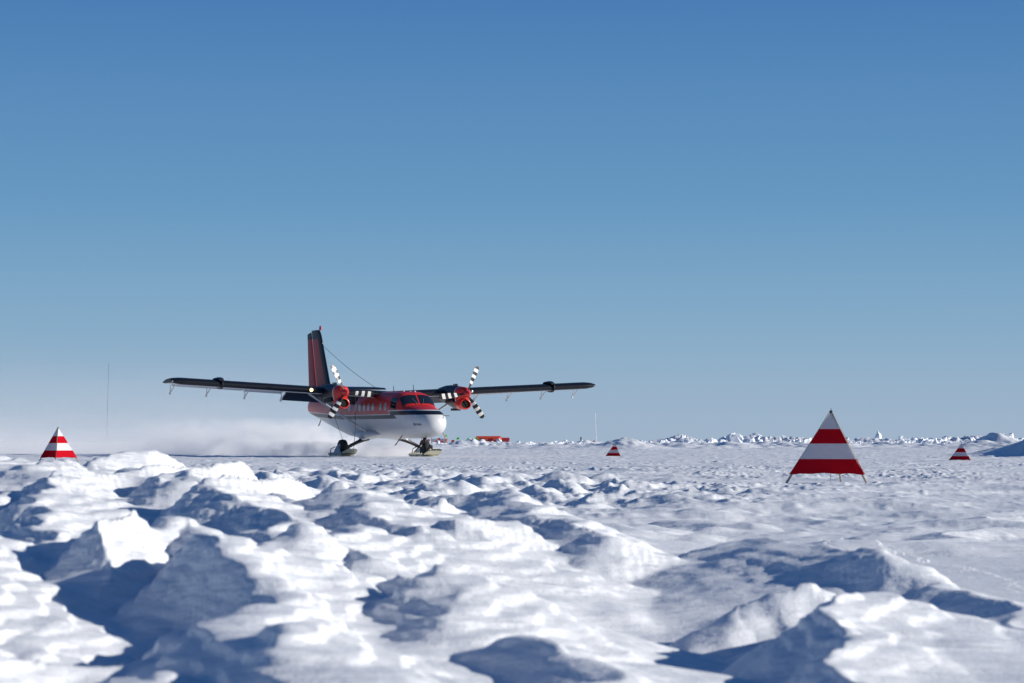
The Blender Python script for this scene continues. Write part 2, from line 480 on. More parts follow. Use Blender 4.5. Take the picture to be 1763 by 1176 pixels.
# ---------------------------------------------------------------- ski plane
TH = R(25.0)
AX, AY = -5.60, 105.8          # where local x = -6.1 (main gear) stands
fwd = Vector((math.sin(TH), -math.cos(TH), 0))
root_loc = Vector((AX, AY, -.075)) + fwd * 6.1
plane = empty("ski_plane", root_loc - fwd * 6.1, -R(90) + TH)
tag(plane, "red, black and white twin-engine propeller plane landing on skis", "airplane")
XO = 6.1                                   # local meshes are built with the nose near x=0, then moved by +6.1
def P(name, mb, m, parent=None, smooth=True, ang=35):
    mb.v = [(v[0] + (XO), v[1], v[2]) for v in mb.v]
    o = mb.build(name, m, parent or plane)
    if smooth: auto_smooth(o, ang)
    return o

RED = (.50, .014, .014); BLK = (.006, .008, .014); WHT = (.80, .80, .80)

def livery(name):
    """fuselage paint: red top, black stripe that steps down behind the cockpit, white belly"""
    m = mat(name, WHT, .42, coat=.12); t = NT(m)
    vec, x, y, z = t.objco()
    x = t.math('SUBTRACT', x, XO)
    def lt(a, b): return t.math('LESS_THAN', a, b)
    def gt(a, b): return t.math('GREATER_THAN', a, b)
    rise = t.math('MULTIPLY', t.math('MAXIMUM', t.math('SUBTRACT', -8.5, x), 0), .035)
    zr = t.math('SUBTRACT', z, rise)
    d1 = gt(t.math('MULTIPLY_ADD', z, 1.25, t.math('ADD', x, 0)), -.97)      # x + 1.25 z > -1.27  front of first diagonal
    d2 = gt(t.math('MULTIPLY_ADD', z, 2.0, t.math('ADD', x, 0)), .75)         # front of second diagonal
    # lower edge of stripe, upper edge of stripe
    aft_lo, aft_hi, fr_lo, fr_hi, wl = 1.62, 1.78, 1.77, 1.94, .04
    # front of d2: red above fr_hi+wl ; black fr_lo..fr_hi
    f_blk = t.math('MULTIPLY', gt(z, fr_lo), lt(z, fr_hi))
    f_red = gt(z, fr_hi + wl)
    a_blk = t.math('MULTIPLY', gt(zr, aft_lo), lt(zr, aft_hi))
    a_red = gt(zr, aft_hi + wl)
    m_blk = t.math('MULTIPLY', gt(z, aft_lo), lt(z, fr_hi))
    def sel(c, a, b): # c?a:b
        return t.math('ADD', t.math('MULTIPLY', c, a), t.math('MULTIPLY', t.math('SUBTRACT', 1.0, c), b))
    blk = sel(d2, f_blk, sel(d1, m_blk, a_blk))
    d1b = gt(t.math('MULTIPLY_ADD', z, 1.25, t.math('ADD', x, 0)), -1.03)
    a_red2 = sel(d1b, f_red, a_red)
    red = sel(d1, f_red, a_red2)
    n = t.noise(vec, 3.0, 4, .6)
    wht = t.mix(n, (.52, .53, .55), (.62, .62, .62))  # white greyed down so the belly and near side look shaded
    redc = t.mix(n, (.48, .016, .012), (.60, .024, .018))
    # frame seams
    seam = t.math('GREATER_THAN', t.math('ABSOLUTE', t.math('SUBTRACT', t.math('FRACT', t.math('MULTIPLY', x, .92)), .5)), .493)
    wht = t.mix(t.math('MULTIPLY', seam, .35), wht, (.3, .3, .32))
    redc = t.mix(t.math('MULTIPLY', seam, .35), redc, (.08, .005, .01))
    c = t.mix(red, wht, redc); c = t.mix(blk, c, BLK)
    t.link(c, t.b.inputs['Base Color'])
    bp = t.new('ShaderNodeBump'); bp.inputs['Strength'].default_value = .25; bp.inputs['Distance'].default_value = .02
    t.link(t.noise(vec, 1.6, 2, .5), bp.inputs['Height']); t.link(bp.outputs[0], t.b.inputs['Normal'])
    return m
M_LIV = livery("fuselage_paint")
M_BLK = mat("black_paint", BLK, .25, coat=.4)
M_BOOT = mat("black_rubber_boot", (.008, .009, .012), .38)
M_RED = mat("red_paint", (.58, .022, .014), .3, coat=.4)
M_WHT = mat("white_paint", (.60, .61, .62), .4)  # base colour dimmed to match the plane's shadow side
M_GRY = mat("grey_metal", (.42, .44, .48), .4)
M_DARK = mat("dark_metal", (.02, .02, .022), .45, .3)
M_TYRE = mat("tyre_rubber", (.012, .012, .013), .7)
M_GLASS = mat("dark_glass", (.010, .014, .022), .06, spec=.8)
M_WIN = mat("cabin_glass", (.32, .39, .44), .12, spec=.8)
M_CREAM = mat("ski_plastic", (.62, .58, .42), .45)
M_SKI = mat("ski_side", (.34, .40, .48), .5)
M_HOLE = mat("intake_dark", (.003, .003, .003), .9)
M_LAMP = mat("lamp_on", (1, .8, .5), .3, emit=((1, .62, .22), 3.5))
M_METAL = mat("bare_metal", (.65, .63, .6), .3, .9)
M_CABLE = mat("cable", (.03, .03, .035), .6)

# fuselage stations: x, z bottom, z top, half width, z of max width, exponent top, exponent bottom
ST = [(-.18, 1.28, 1.50, .10, 1.39, 2, 2), (-.22, 1.16, 1.62, .25, 1.39, 2, 2), (-.32, 1.04, 1.74, .41, 1.40, 2.1, 2.1),
      (-.50, .94, 1.86, .55, 1.42, 2.2, 2.2), (-.85, .86, 1.99, .69, 1.46, 2.3, 2.3), (-1.4, .81, 2.11, .80, 1.52, 2.5, 2.4),
      (-1.95, .79, 2.20, .85, 1.58, 2.7, 2.5), (-2.06, .79, 2.23, .855, 1.60, 2.8, 2.5), (-2.46, .785, 2.63, .87, 1.70, 3.2, 2.6),
      (-2.62, .78, 2.71, .875, 1.72, 3.3, 2.6), (-3.1, .78, 2.78, .88, 1.75, 3.5, 2.7), (-5.0, .78, 2.81, .88, 1.75, 3.6, 2.8),
      (-8.2, .80, 2.80, .88, 1.75, 3.4, 2.8), (-9.3, .88, 2.78, .84, 1.78, 3.1, 2.5), (-11.0, 1.16, 2.74, .68, 1.9, 2.8, 2.3),
      (-12.6, 1.45, 2.74, .50, 2.05, 2.5, 2.2), (-14.2, 1.76, 2.74, .31, 2.2, 2.3, 2.0), (-15.1, 1.93, 2.66, .19, 2.28, 2.1, 2.0), (-15.5, 2.02, 2.5, .09, 2.28, 2, 2)]
SX = [s[0] for s in ST][::-1]
def stn(x):
    return [float(np.interp(x, SX, [s[i] for s in ST][::-1])) for i in range(1, 7)]
def fus_z(x, y):       # top surface
    zb, zt, w, zc, nt, nb = stn(x); return zc + (zt - zc) * max(0, 1 - abs(y / w) ** nt) ** (1 / nt)
def fus_y(x, z):       # half width at height z
    zb, zt, w, zc, nt, nb = stn(x)
    if z > zc: return w * max(0, 1 - ((z - zc) / (zt - zc)) ** nt) ** (1 / nt)
    return w * max(0, 1 - ((zc - z) / (zc - zb)) ** nb) ** (1 / nb)
mb = MB(); rings = []
xs = sorted(set([s[0] for s in ST] + list(np.linspace(-2.9, -15.2, 50)) + list(np.linspace(-.6, -1.9, 12))), reverse=True)
for x in xs:
    zb, zt, w, zc, nt, nb = stn(x); ring = []
    for k in range(56):
        a = 2 * math.pi * k / 56; c, s = math.cos(a), math.sin(a)
        n_ = nt if s >= 0 else nb
        ring.append((x, w * math.copysign(abs(c) ** (2 / n_), c), zc + ((zt - zc) if s >= 0 else (zc - zb)) * math.copysign(abs(s) ** (2 / n_), s)))
    rings.append(ring)
mb.loft(rings)
fus = P("fuselage", mb, M_LIV, ang=28)

def patch(f, us, vs, off, thick=.012):
    """closed thin shell following the surface f(u,v)->(point), pushed out along its normal"""
    P0 = [[Vector(f(u, v)) for v in vs] for u in us]; n, m = len(us), len(vs)
    N = [[None] * m for _ in us]
    cen = Vector((0, 0, 0))
    for i in range(n):
        for j in range(m):
            a = P0[min(i + 1, n - 1)][j] - P0[max(i - 1, 0)][j]; b = P0[i][min(j + 1, m - 1)] - P0[i][max(j - 1, 0)]
            N[i][j] = a.cross(b).normalized()
    return P0, N
def pane(name, f, us, vs, outdir, m, parent, off=.012):
    P0, N = patch(f, us, vs, off); n, k = len(us), len(vs)
    s = 1 if N[n // 2][k // 2].dot(Vector(outdir)) > 0 else -1
    top = [P0[i][j] + N[i][j] * s * off for i in range(n) for j in range(k)]
    bot = [P0[i][j] - N[i][j] * s * .02 for i in range(n) for j in range(k)]
    b = MB(); nn = n * k; fs = []
    for i in range(n - 1):
        for j in range(k - 1):
            a = i * k + j; fs += [(a, a + 1, a + k + 1, a + k), (nn + a, nn + a + 1, nn + a + k + 1, nn + a + k)]
    rim = [i * k for i in range(n)] + [(n - 1) * k + j for j in range(1, k)] + [i * k + k - 1 for i in range(n - 2, -1, -1)] + list(range(k - 2, 0, -1))
    for a, c in zip(rim, rim[1:] + rim[:1]): fs.append((a, c, nn + c, nn + a))
    b.add(top + bot, fs)
    return P(name, b, m, parent)
# windscreen: two panes either side of the red post
for sgn in (-1, 1):
    def f(u, v):
        y = sgn * (.035 + v * .70)
        x = -2.075 - u * .385 - .06 * v * v * 1.6
        return (x, y, fus_z(x, y))
    pane("windshield", f, np.linspace(.02, .98, 8), np.linspace(0, 1, 10), (1, 0, .5), M_GLASS, fus)
    def g(u, v):
        x = -2.62 - u * .55; z = 2.03 + v * (.48)
        return (x, sgn * fus_y(x, z), z)
    pane("cockpit_side_window", g, np.linspace(0, 1, 5), np.linspace(0, 1, 7), (0, sgn, 0), M_GLASS, fus)
    # wiper
    b = MB().tube([(-2.0, sgn * .12, 2.235), (-2.28, sgn * .26, fus_z(-2.28, .26) + .03)], .008, 5); P("wiper", b, M_METAL, fus)
# cabin windows: oval panes along both sides
def px_to_x(px, yside):
    lo, hi = -14.0, -1.0
    for _ in range(40):
        x = (lo + hi) / 2
        wx = AX + (x + 6.1) * math.sin(TH) + yside * math.cos(TH); wy = AY - (x + 6.1) * math.cos(TH) + yside * math.sin(TH)
        if 881.5 + 4162.6 * wx / wy < px: lo = x
        else: hi = x
    return x
WX = [round(px_to_x(p, -.88), 2) for p in (601.5, 612, 619.3, 626.8, 634.2, 641.6, 655, 663)]
for sgn in (-1, 1):
    for wx_ in WX:
        b = MB(); o_, i_ = [], []
        zc_ = 2.14
        for k in range(20):
            a = 2 * math.pi * k / 20; ca, sa = math.cos(a), math.sin(a)
            x = wx_ + .125 * math.copysign(abs(ca) ** .8, ca); z = zc_ + .17 * math.copysign(abs(sa) ** .8, sa)
            y = fus_y(x, z)
            o_.append((x, sgn * (y + .010), z)); i_.append((x, sgn * (y - .02), z))
        b.loft([i_, o_]); P("cabin_window", b, M_WIN, fus, smooth=False)
    # door outline: thin raised frame round the cockpit door
    b = MB()
    dp = [(-2.52, 2.0), (-2.52, 2.40), (-2.62, 2.56), (-3.16, 2.56), (-3.26, 2.44), (-3.26, 2.0)]
    pts = []
    for (xa, za), (xb, zb_) in zip(dp, dp[1:] + dp[:1]):
        for t_ in (0, .34, .67): 
            x = xa + (xb - xa) * t_; z = za + (zb_ - za) * t_; pts.append((x, sgn * (fus_y(x, z) + .002), z))
    b.tube(pts + pts[:1], .008, 4); P("door_frame", b, M_DARK, fus)

# wing
def airfoil(le_x, y, z, chord, th, inc=R(2.5), n=14):
    pts = []
    for k in range(2 * n):
        t = math.pi * k / n                 # 0..2pi : TE -> upper -> LE -> lower
        c = .5 * (1 + math.cos(t))
        yt = 5 * th * (.2969 * math.sqrt(c) - .126 * c - .3516 * c * c + .2843 * c ** 3 - .1036 * c ** 4) + .002
        cam_ = .03 * math.sin(math.pi * c)
        zz = cam_ + (yt if k < n else -yt)
        px, pz = -c * chord, zz * chord
        pts.append((le_x + px * math.cos(inc) - pz * math.sin(inc) * -1 * 0, y, z + pz + px * math.sin(inc) * 1))
    return pts
def wz(y): return 2.66 + math.tan(R(3.0)) * abs(y)
def wing_mat():
    m = mat("wing_paint", BLK, .42, spec=.3); t = NT(m)
    vec, x, y, z = t.objco(); x = t.math('SUBTRACT', x, XO)
    g = t.new('ShaderNodeNewGeometry'); sx = t.new('ShaderNodeSeparateXYZ'); t.link(g.outputs['Normal'], sx.inputs[0])
    under = t.math('LESS_THAN', z, t.math('MULTIPLY_ADD', t.math('ABSOLUTE', y), .0524, 2.59))
    aft = t.math('LESS_THAN', x, -5.28)
    boot = t.math('GREATER_THAN', x, -5.28)
    c = t.mix(t.math('MULTIPLY', under, aft), BLK, (.62, .63, .64))
    t.link(c, t.b.inputs['Base Color'])
    return m
ys = [-9.93, -9.90, -9.78, -9.5] + list(np.linspace(-9.2, 9.2, 41)) + [9.5, 9.78, 9.90, 9.93]
rings = []
for y in ys:
    a = abs(y); f = 1.0
    if a > 9.2: f = max(.55, 1 - ((a - 9.2) / .735) ** 4 * .45)
    ch = 1.62 * (.45 + .55 * f) ; rings.append(airfoil(-5.08 - (1.62 - ch) * .35, y, wz(y) + .02 * (1 - f), ch, .195 * (.1 + .9 * f)))
wing = P("wing", MB().loft(rings), wing_mat())
wing['label'] = "long black high wing with rounded tips"
def flap(name, y0, y1, x0, dz, ch, ang, m, th=.11):
    rings = [airfoil(x0, y, wz(y) + dz, ch, th, inc=R(ang), n=8) for y in np.linspace(y0, y1, 8)]
    return P(name, MB().loft(rings), m, wing)
for s in (-1, 1):
    flap("flap", s * .95, s * 4.35, -6.66, -.08, .62, 36, M_BLK)
    flap("outer_flap", s * 4.4, s * 6.15, -6.62, -.03, .50, 17, M_WHT)
    flap("aileron", s * 6.2, s * 9.35, -6.62, -.03, .46, 15, M_WHT)
    for yy in (4.55, 6.2, 7.9, 9.5):
        z0 = wz(yy) - .12
        b = MB().tube([(-6.35, s * (yy - .10), z0), (-6.72, s * yy, z0 - .33)], [.022, .028], 5)
        b.tube([(-6.35, s * (yy + .10), z0), (-6.72, s * yy, z0 - .33)], [.022, .028], 5)
        b.box((-6.74, s * yy, z0 - .35), (.12, .05, .10)); P("hinge_arm", b, M_WHT, wing)
    # fence ring around the leading edge
    yf = s * 7.75; prof = airfoil(-5.0, yf, wz(yf), 1.2, .38)
    ring2 = [(p[0], p[1] + .05, p[2]) for p in prof]
    b = MB().loft([prof, ring2])
    P("wing_fence", b, M_BOOT, wing)
    b = MB(); 
    rr = [[(-5.1 - .35 * i + 0, yf + .09 * math.cos(2 * math.pi * k / 10) * q * 2.2, wz(yf) + .1 + (.13 + .07 * math.sin(2 * math.pi * k / 10)) * q) for k in range(10)] for i, q in enumerate((.5, 1, .9, .3))]
    b.loft(rr); P("fairing", b, M_BOOT, wing)
    # landing light in the leading edge
    yl = s * (3.75); b = MB()
    rr = [[(-5.10 + dx, yl + r_ * math.cos(2 * math.pi * k / 14), wz(yl) + .0 + r_ * math.sin(2 * math.pi * k / 14)) for k in range(14)] for dx, r_ in ((-.05, .075), (.02, .075), (.05, .05), (.06, .02))]
    b.loft(rr); P("landing_light", b, M_LAMP if s < 0 else M_METAL, wing)
    # tip light
    yt_ = s * 9.86; b = MB().tube([(-5.32, yt_, wz(yt_)), (-5.22, yt_, wz(yt_)), (-5.16, yt_, wz(yt_))], [.05, .05, .015], 8)
    P("wing_tip_light", b, M_METAL, wing)
    # lift strut
    rings = []
    for t_ in np.linspace(0, 1, 6):
        y = s * (.84 + 2.75 * t_); z = 1.02 + (wz(3.59) - .14 - 1.02) * t_; x = -5.85 + .02 * t_
        rings.append([(x + .125 * math.cos(a), y - s * .035 * math.sin(a) * .45, z + .045 * math.sin(a)) for a in [2 * math.pi * k / 12 for k in range(12)]])
    P("wing_strut", MB().loft(rings), M_GRY)

# nacelles with chin intake
def paint_split(name, xs_):
    m = mat(name, BLK, .42, coat=.08); t = NT(m); vec, x, y, z = t.objco(); x = t.math('SUBTRACT', x, XO)
    xx = t.math('MULTIPLY_ADD', z, .22, x)
    red = t.math('GREATER_THAN', xx, xs_ + .58 + .05); line = t.math('GREATER_THAN', xx, xs_ + .58)
    grey = t.math('LESS_THAN', z, 2.36)
    c = t.mix(t.math('MULTIPLY', grey, 1.0), BLK, (.12, .125, .12))
    c = t.mix(line, c, (.7, .7, .7)); c = t.mix(red, c, (.58, .022, .014)); t.link(c, t.b.inputs['Base Color']); return m
M_NAC = paint_split("nacelle_paint", -4.12)
EY = 2.82
PROP_Z = 2.72
def prop(s, ang0):
    hub = Vector((-3.52, s * EY, PROP_Z))
    b = MB(); rr = []
    for dx, r_ in ((-.16, .135), (-.05, .15), (.06, .15), (.16, .12), (.24, .075), (.29, .02)):
        rr.append([(hub.x + dx, hub.y + r_ * math.cos(2 * math.pi * k / 20), hub.z + r_ * math.sin(2 * math.pi * k / 20)) for k in range(20)])
    b.loft(rr); pr = P("propeller", b, M_RED, ang=30)
    pm = PROPM
    for i in range(3):
        # angle as seen from the front: +90 up, 0 towards the viewer's right (= local +y)
        a = R(ang0 + 120 * i)
        rad = Vector((0, math.cos(a), math.sin(a))); tan = Vector((0, -math.sin(a), math.cos(a)))
        rings = []
        for r_, c_, tw, th in ((.12, .07, 70, .06), (.24, .085, 60, .06), (.34, .14, 48, .045), (.5, .215, 38, .034), (.75, .25, 28, .028), (1.0, .255, 22, .022), (1.2, .235, 18, .016), (1.28, .17, 17, .010), (1.30, .09, 17, .006)):
            tw = R(tw * .9); ch = tan * math.cos(tw) + Vector((1, 0, 0)) * math.sin(tw); nn = rad.cross(ch)
            rings.append([hub + rad * r_ + ch * (c_ * .5 * math.cos(q)) + nn * (th * .5 * math.sin(q)) for q in [2 * math.pi * k / 14 for k in range(14)]])
        P("blade", MB().loft(rings), pm[s], pr)
    return pr
def blade_mat(s):
    m = mat("blade_paint_" + ("port" if s > 0 else "starboard"), BLK, .4); t = NT(m); vec, x, y, z = t.objco()
    dy = t.math('SUBTRACT', y, s * EY); dz = t.math('SUBTRACT', z, PROP_Z)
    r_ = t.math('SQRT', t.math('ADD', t.math('MULTIPLY', dy, dy), t.math('MULTIPLY', dz, dz)))
    n = t.new('ShaderNodeValToRGB'); t.link(t.math('DIVIDE', r_, 1.3), n.inputs[0]); n.color_ramp.interpolation = 'CONSTANT'
    e = n.color_ramp.elements
    w = (.78, .76, .70, 1); k = (.012, .013, .016, 1)
    st_ = [(0, k), (.36, w), (.46, k), (.58, w), (.68, k), (.79, w), (.90, k)]
    while len(e) < len(st_): e.new(.5)
    for i, (p_, c_) in enumerate(st_): e[i].position = p_; e[i].color = c_
    t.link(n.outputs[0], t.b.inputs['Base Color']); return m
PROPM = {-1: blade_mat(-1), 1: blade_mat(1)}
for s in (-1, 1):
    cy = s * EY
    # x, zc, half width, top, bottom, pinch
    secs = [(-3.60, 2.74, .13, .15, .13), (-3.66, 2.74, .22, .23, .22), (-3.78, 2.72, .285, .29, .29), (-3.98, 2.70, .32, .33, .50), (-4.20, 2.68, .34, .37, .62), (-4.6, 2.68, .355, .41, .62),
            (-5.1, 2.70, .355, .43, .50), (-5.6, 2.74, .34, .38, .42), (-6.2, 2.78, .28, .27, .30), (-6.8, 2.80, .16, .14, .16), (-7.1, 2.80, .04, .04, .04)]
    rings = []
    for x, zc, w, tp, bt in secs:
        rings.append([(x, cy + w * math.copysign(abs(math.cos(a)) ** .85, math.cos(a)), zc + (tp if math.sin(a) > 0 else bt) * math.copysign(abs(math.sin(a)) ** .85, math.sin(a))) for a in [2 * math.pi * k / 32 for k in range(32)]])
    nac = P("engine_nacelle", MB().loft(rings), M_NAC, ang=50)
    # chin intake lip: a rounded scoop with a dark throat
    def el(x, w, h, zc): return [(x, cy + w * math.cos(a), zc + h * math.sin(a)) for a in [2 * math.pi * k / 28 for k in range(28)]]
    lip = MB().loft([el(-4.15, .31, .27, 2.31), el(-3.85, .30, .265, 2.29), el(-3.70, .285, .25, 2.275), el(-3.635, .26, .22, 2.27), el(-3.63, .225, .185, 2.27), el(-3.68, .205, .17, 2.27), el(-3.95, .19, .155, 2.27)])
    P("intake_scoop", lip, M_RED, nac, ang=60)
    P("intake_throat", MB().loft([el(-3.945, .188, .153, 2.27), el(-3.70, .202, .167, 2.27)][::-1]), M_HOLE, nac)
    # exhaust stubs, top vent
    for q in (-1, 1):
        b = MB().tube([(-4.25, cy + q * .30, 2.45), (-4.4, cy + q * .42, 2.42), (-4.62, cy + q * .46, 2.40)], [.10, .10, .09], 12)
        P("exhaust_pipe", b, M_DARK, nac)
    b = MB().box((-4.75, cy, 3.125), (.22, .12, .10)); P("top_vent", b, M_BLK, nac)
    b = MB().box((-4.72, cy, 2.05), (.45, .28, .10)); P("lower_vent", b, M_DARK, nac)
prop(-1, 117)
prop(1, 66.5)

# fin, rudder, stabiliser
def fin_mat():
    m = mat("fin_paint", RED, .5, spec=.3); t = NT(m); vec, x, y, z = t.objco(); x = t.math('SUBTRACT', x, XO)
    # distance behind leading edge: LE runs (-12.7,3.2) -> (-14.05,5.85)
    le = t.math('MULTIPLY_ADD', z, -.51, -11.07)
    d = t.math('SUBTRACT', le, x)
    bl = t.math('LESS_THAN', d, .42)
    top = t.math('GREATER_THAN', z, 5.47)
    band = t.math('MAXIMUM', bl, top)
    rb = t.math('FRACT', t.math('MULTIPLY', z, 5.2)); rib = t.math('MULTIPLY', t.math('LESS_THAN', rb, .16), t.math('LESS_THAN', x, t.math('MULTIPLY_ADD', z, -.27, -13.72)))
    rc = t.mix(t.noise(vec, 2.5, 3, .5), (.30, .016, .024), (.40, .028, .038))
    c = t.mix(t.math('MULTIPLY', rib, .55), rc, (.10, .01, .02)); c = t.mix(band, c, (.010, .016, .026)); t.link(c, t.b.inputs['Base Color']); return m
M_FIN = fin_mat()
def slab(pts_fn, zs, th):
    rings = []
    for z in zs:
        x0, x1 = pts_fn(z); r_ = []
        for k in range(20):
            t = 2 * math.pi * k / 20; c = .5 * (1 + math.cos(t)); yt = th * (x0 - x1) * (.05 + 2.2 * math.sqrt(max(c, 0)) * (1 - c)) if 0 < k < 20 else 0
            r_.append((x0 - c * (x0 - x1), (yt if k < 10 else -yt), z))
        rings.append(r_)
    return rings
fz = [2.45, 2.8, 3.2, 3.8, 4.5, 5.2, 5.6, 5.80, 5.88]
def fin_x(z):
    le = -12.7 - .51 * (z - 3.2); te = -14.55 - .27 * (z - 3.3)
    if z < 3.2: le = -12.7 + (3.2 - z) * 1.5
    if z > 5.76: le -= (z - 5.76) * 1.6
    return le, te
fin = P("fin", MB().loft(slab(fin_x, fz, .055)), M_FIN)
def rud_x(z):
    hin = -14.58 - .27 * (z - 3.3); te = -15.5 - .085 * (z - 2.1); return hin, te
def rud_top(v): return v
rb_ = slab(rud_x, [2.08, 2.6, 3.3, 4.0, 4.7, 5.3, 5.80, 5.86], .05)
rb_ = [[(p[0], p[1], p[2] - (.16 * max(0, (-14.9 - p[0])) if i >= 6 else 0)) for p in r_] for i, r_ in enumerate(rb_)]
P("rudder", MB().loft(rb_), M_FIN, fin)
b = MB().tube([(-14.08, 0, 5.85), (-14.08, 0, 5.96), (-14.08, 0, 6.04), (-14.08, 0, 6.07)], [.055, .055, .045, .015], 10)
P("beacon", b, mat("beacon_red", (.35, .01, .02), .2), fin)
# registration letters and tail emblem (small marks)
def text(name, body, size, loc, rot, m, parent, ext=.004):
    cu = bpy.data.curves.new(name, 'FONT'); cu.body = body; cu.size = size; cu.extrude = ext; cu.align_x = 'CENTER'; cu.align_y = 'CENTER'
    tmp = bpy.data.objects.new(name + "_tmp", cu); COL.objects.link(tmp)
    dg = bpy.context.evaluated_depsgraph_get(); me = bpy.data.meshes.new_from_object(tmp.evaluated_get(dg))
    bpy.data.objects.remove(tmp); me.name = name
    o = bpy.data.objects.new(name, me); COL.objects.link(o); me.materials.clear(); me.materials.append(m)
    me.transform(Matrix.Translation(Vector(loc) + Vector((XO, 0, 0))) @ rot)
    o.parent = parent; return o
rotR = Matrix(((1, 0, 0, 0), (0, 0, -1, 0), (0, 1, 0, 0), (0, 0, 0, 1)))   # text faces local -y, reads towards +x
stab_r = []
for y in np.linspace(-3.15, 3.15, 15):
    f = math.sqrt(max(.1, 1 - (abs(y) / 3.22) ** 8)); stab_r.append(airfoil(-13.45 - .35 * (1 - f), y, 3.12, 1.35 * (.5 + .5 * f), .11, inc=0, n=10))
P("stabilizer", MB().loft(stab_r), M_BLK)
# roof antennas, antenna wire, pitot
ant = mat("antenna_grey", (.22, .17, .25), .5)
for x, h_, w_ in ((-2.72, .34, .10), (-4.95, .25, .10)):
    zt = fus_z(x, 0) if x > -5 else 2.95
    b = MB().loft([[(x + a_ * w_, c_ * .015, zt - .05) for a_, c_ in ((.5, 0), (0, 1), (-.5, 0), (0, -1))], [(x - .07 + a_ * w_ * .6, c_ * .012, zt + h_) for a_, c_ in ((.5, 0), (0, 1), (-.5, 0), (0, -1))]])
    P("antenna_blade", b, ant)
for x, y, h_ in ((-3.1, .2, .06), (-3.6, -.1, .08), (-3.35, .1, .05)):
    P("roof_vent", MB().tube([(x, y, 2.68), (x, y, 2.76), (x, y, 2.76 + h_)], [.09, .07, .03], 8), M_GRY)
wire = [(-13.98, 0, 5.22)]
A, B = Vector((-13.98, 0, 5.22)), Vector((-6.7, 0, 2.92))
P("antenna_wire", MB().tube([A.lerp(B, t) - Vector((0, 0, .12 * math.sin(math.pi * t))) for t in np.linspace(0, 1, 9)], .011, 4), M_CABLE)
P("wire_mount", MB().tube([(-13.75, 0, 5.24), (-13.98, 0, 5.22), (-14.1, 0, 5.2)], .03, 6), M_METAL, fin)
P("tail_bumper", MB().tube([(-13.9, 0, 1.75), (-14.15, 0, 1.45), (-14.3, 0, 1.40)], .025, 6), M_DARK)
P("belly_step", MB().tube([(-2.7, -.55, .88), (-2.95, -.75, .50), (-3.1, -.72, .50)], .02, 6).tube([(-2.55, -.6, .9), (-2.75, -.78, .55)], .014, 6), M_DARK)
P("pitot_tube", MB().tube([(-.55, .35, 1.75), (-.35, .52, 1.72), (-.15, .52, 1.72)], .014, 6), M_DARK)
nl_ = text("nose_lettering", "Barneo", .17, (-.78, 0, 1.37), rotR, M_BLK, fus, .002)
for v in nl_.data.vertices:
    v.co.y = -(fus_y(v.co.x - XO, v.co.z) + .012)

# landing gear
def ski(x0, x1, cy, w, base, up, parent):
    # curved plate: flat, toe turned up, small heel; cream with dark strakes
    n = 18; rings = []
    for i in range(n):
        t = i / (n - 1); x = x1 + (x0 - x1) * t
        dz = up * max(0, (t - .50) / .50) ** 1.6 + .05 * max(0, (.10 - t) / .10)
        ww = w * (.5 if t < 1 else .45) * (1 - .25 * max(0, (t - .85) / .15))
        th = .03 + .05 * (1 - t)
        rings.append([(x, cy - ww, base + dz), (x, cy + ww, base + dz), (x, cy + ww, base + dz + th), (x, cy + ww * .55, base + dz + th + .03), (x, cy - ww * .55, base + dz + th + .03), (x, cy - ww, base + dz + th)])
    o = P("ski", MB().loft(rings), SKI_M, parent, ang=30)
    return o
def ski_mat():
    m = mat("ski_paint", (.6, .56, .42), .45); t = NT(m); vec, x, y, z = t.objco(); 
    f = t.math('FRACT', t.math('MULTIPLY_ADD', x, 1.55, t.math('MULTIPLY', y, .0)))
    st_ = t.math('LESS_THAN', f, .16)
    c = t.mix(st_, (.66, .62, .46), (.03, .03, .035)); t.link(c, t.b.inputs['Base Color']); return m
SKI_M = ski_mat()
def wheel(cx, cy, cz, r_, w_, parent):
    prof = [(-.5, .62), (-.5, .82), (-.40, .95), (-.2, 1.0), (.2, 1.0), (.40, .95), (.5, .82), (.5, .62)]
    rings = [[(cx + r_ * q * math.cos(2 * math.pi * k / 28), cy + p * w_, cz + r_ * q * math.sin(2 * math.pi * k / 28)) for k in range(28)] for p, q in prof]
    tyre = P("wheel", MB().loft(rings), M_TYRE, parent, ang=40)
    return tyre
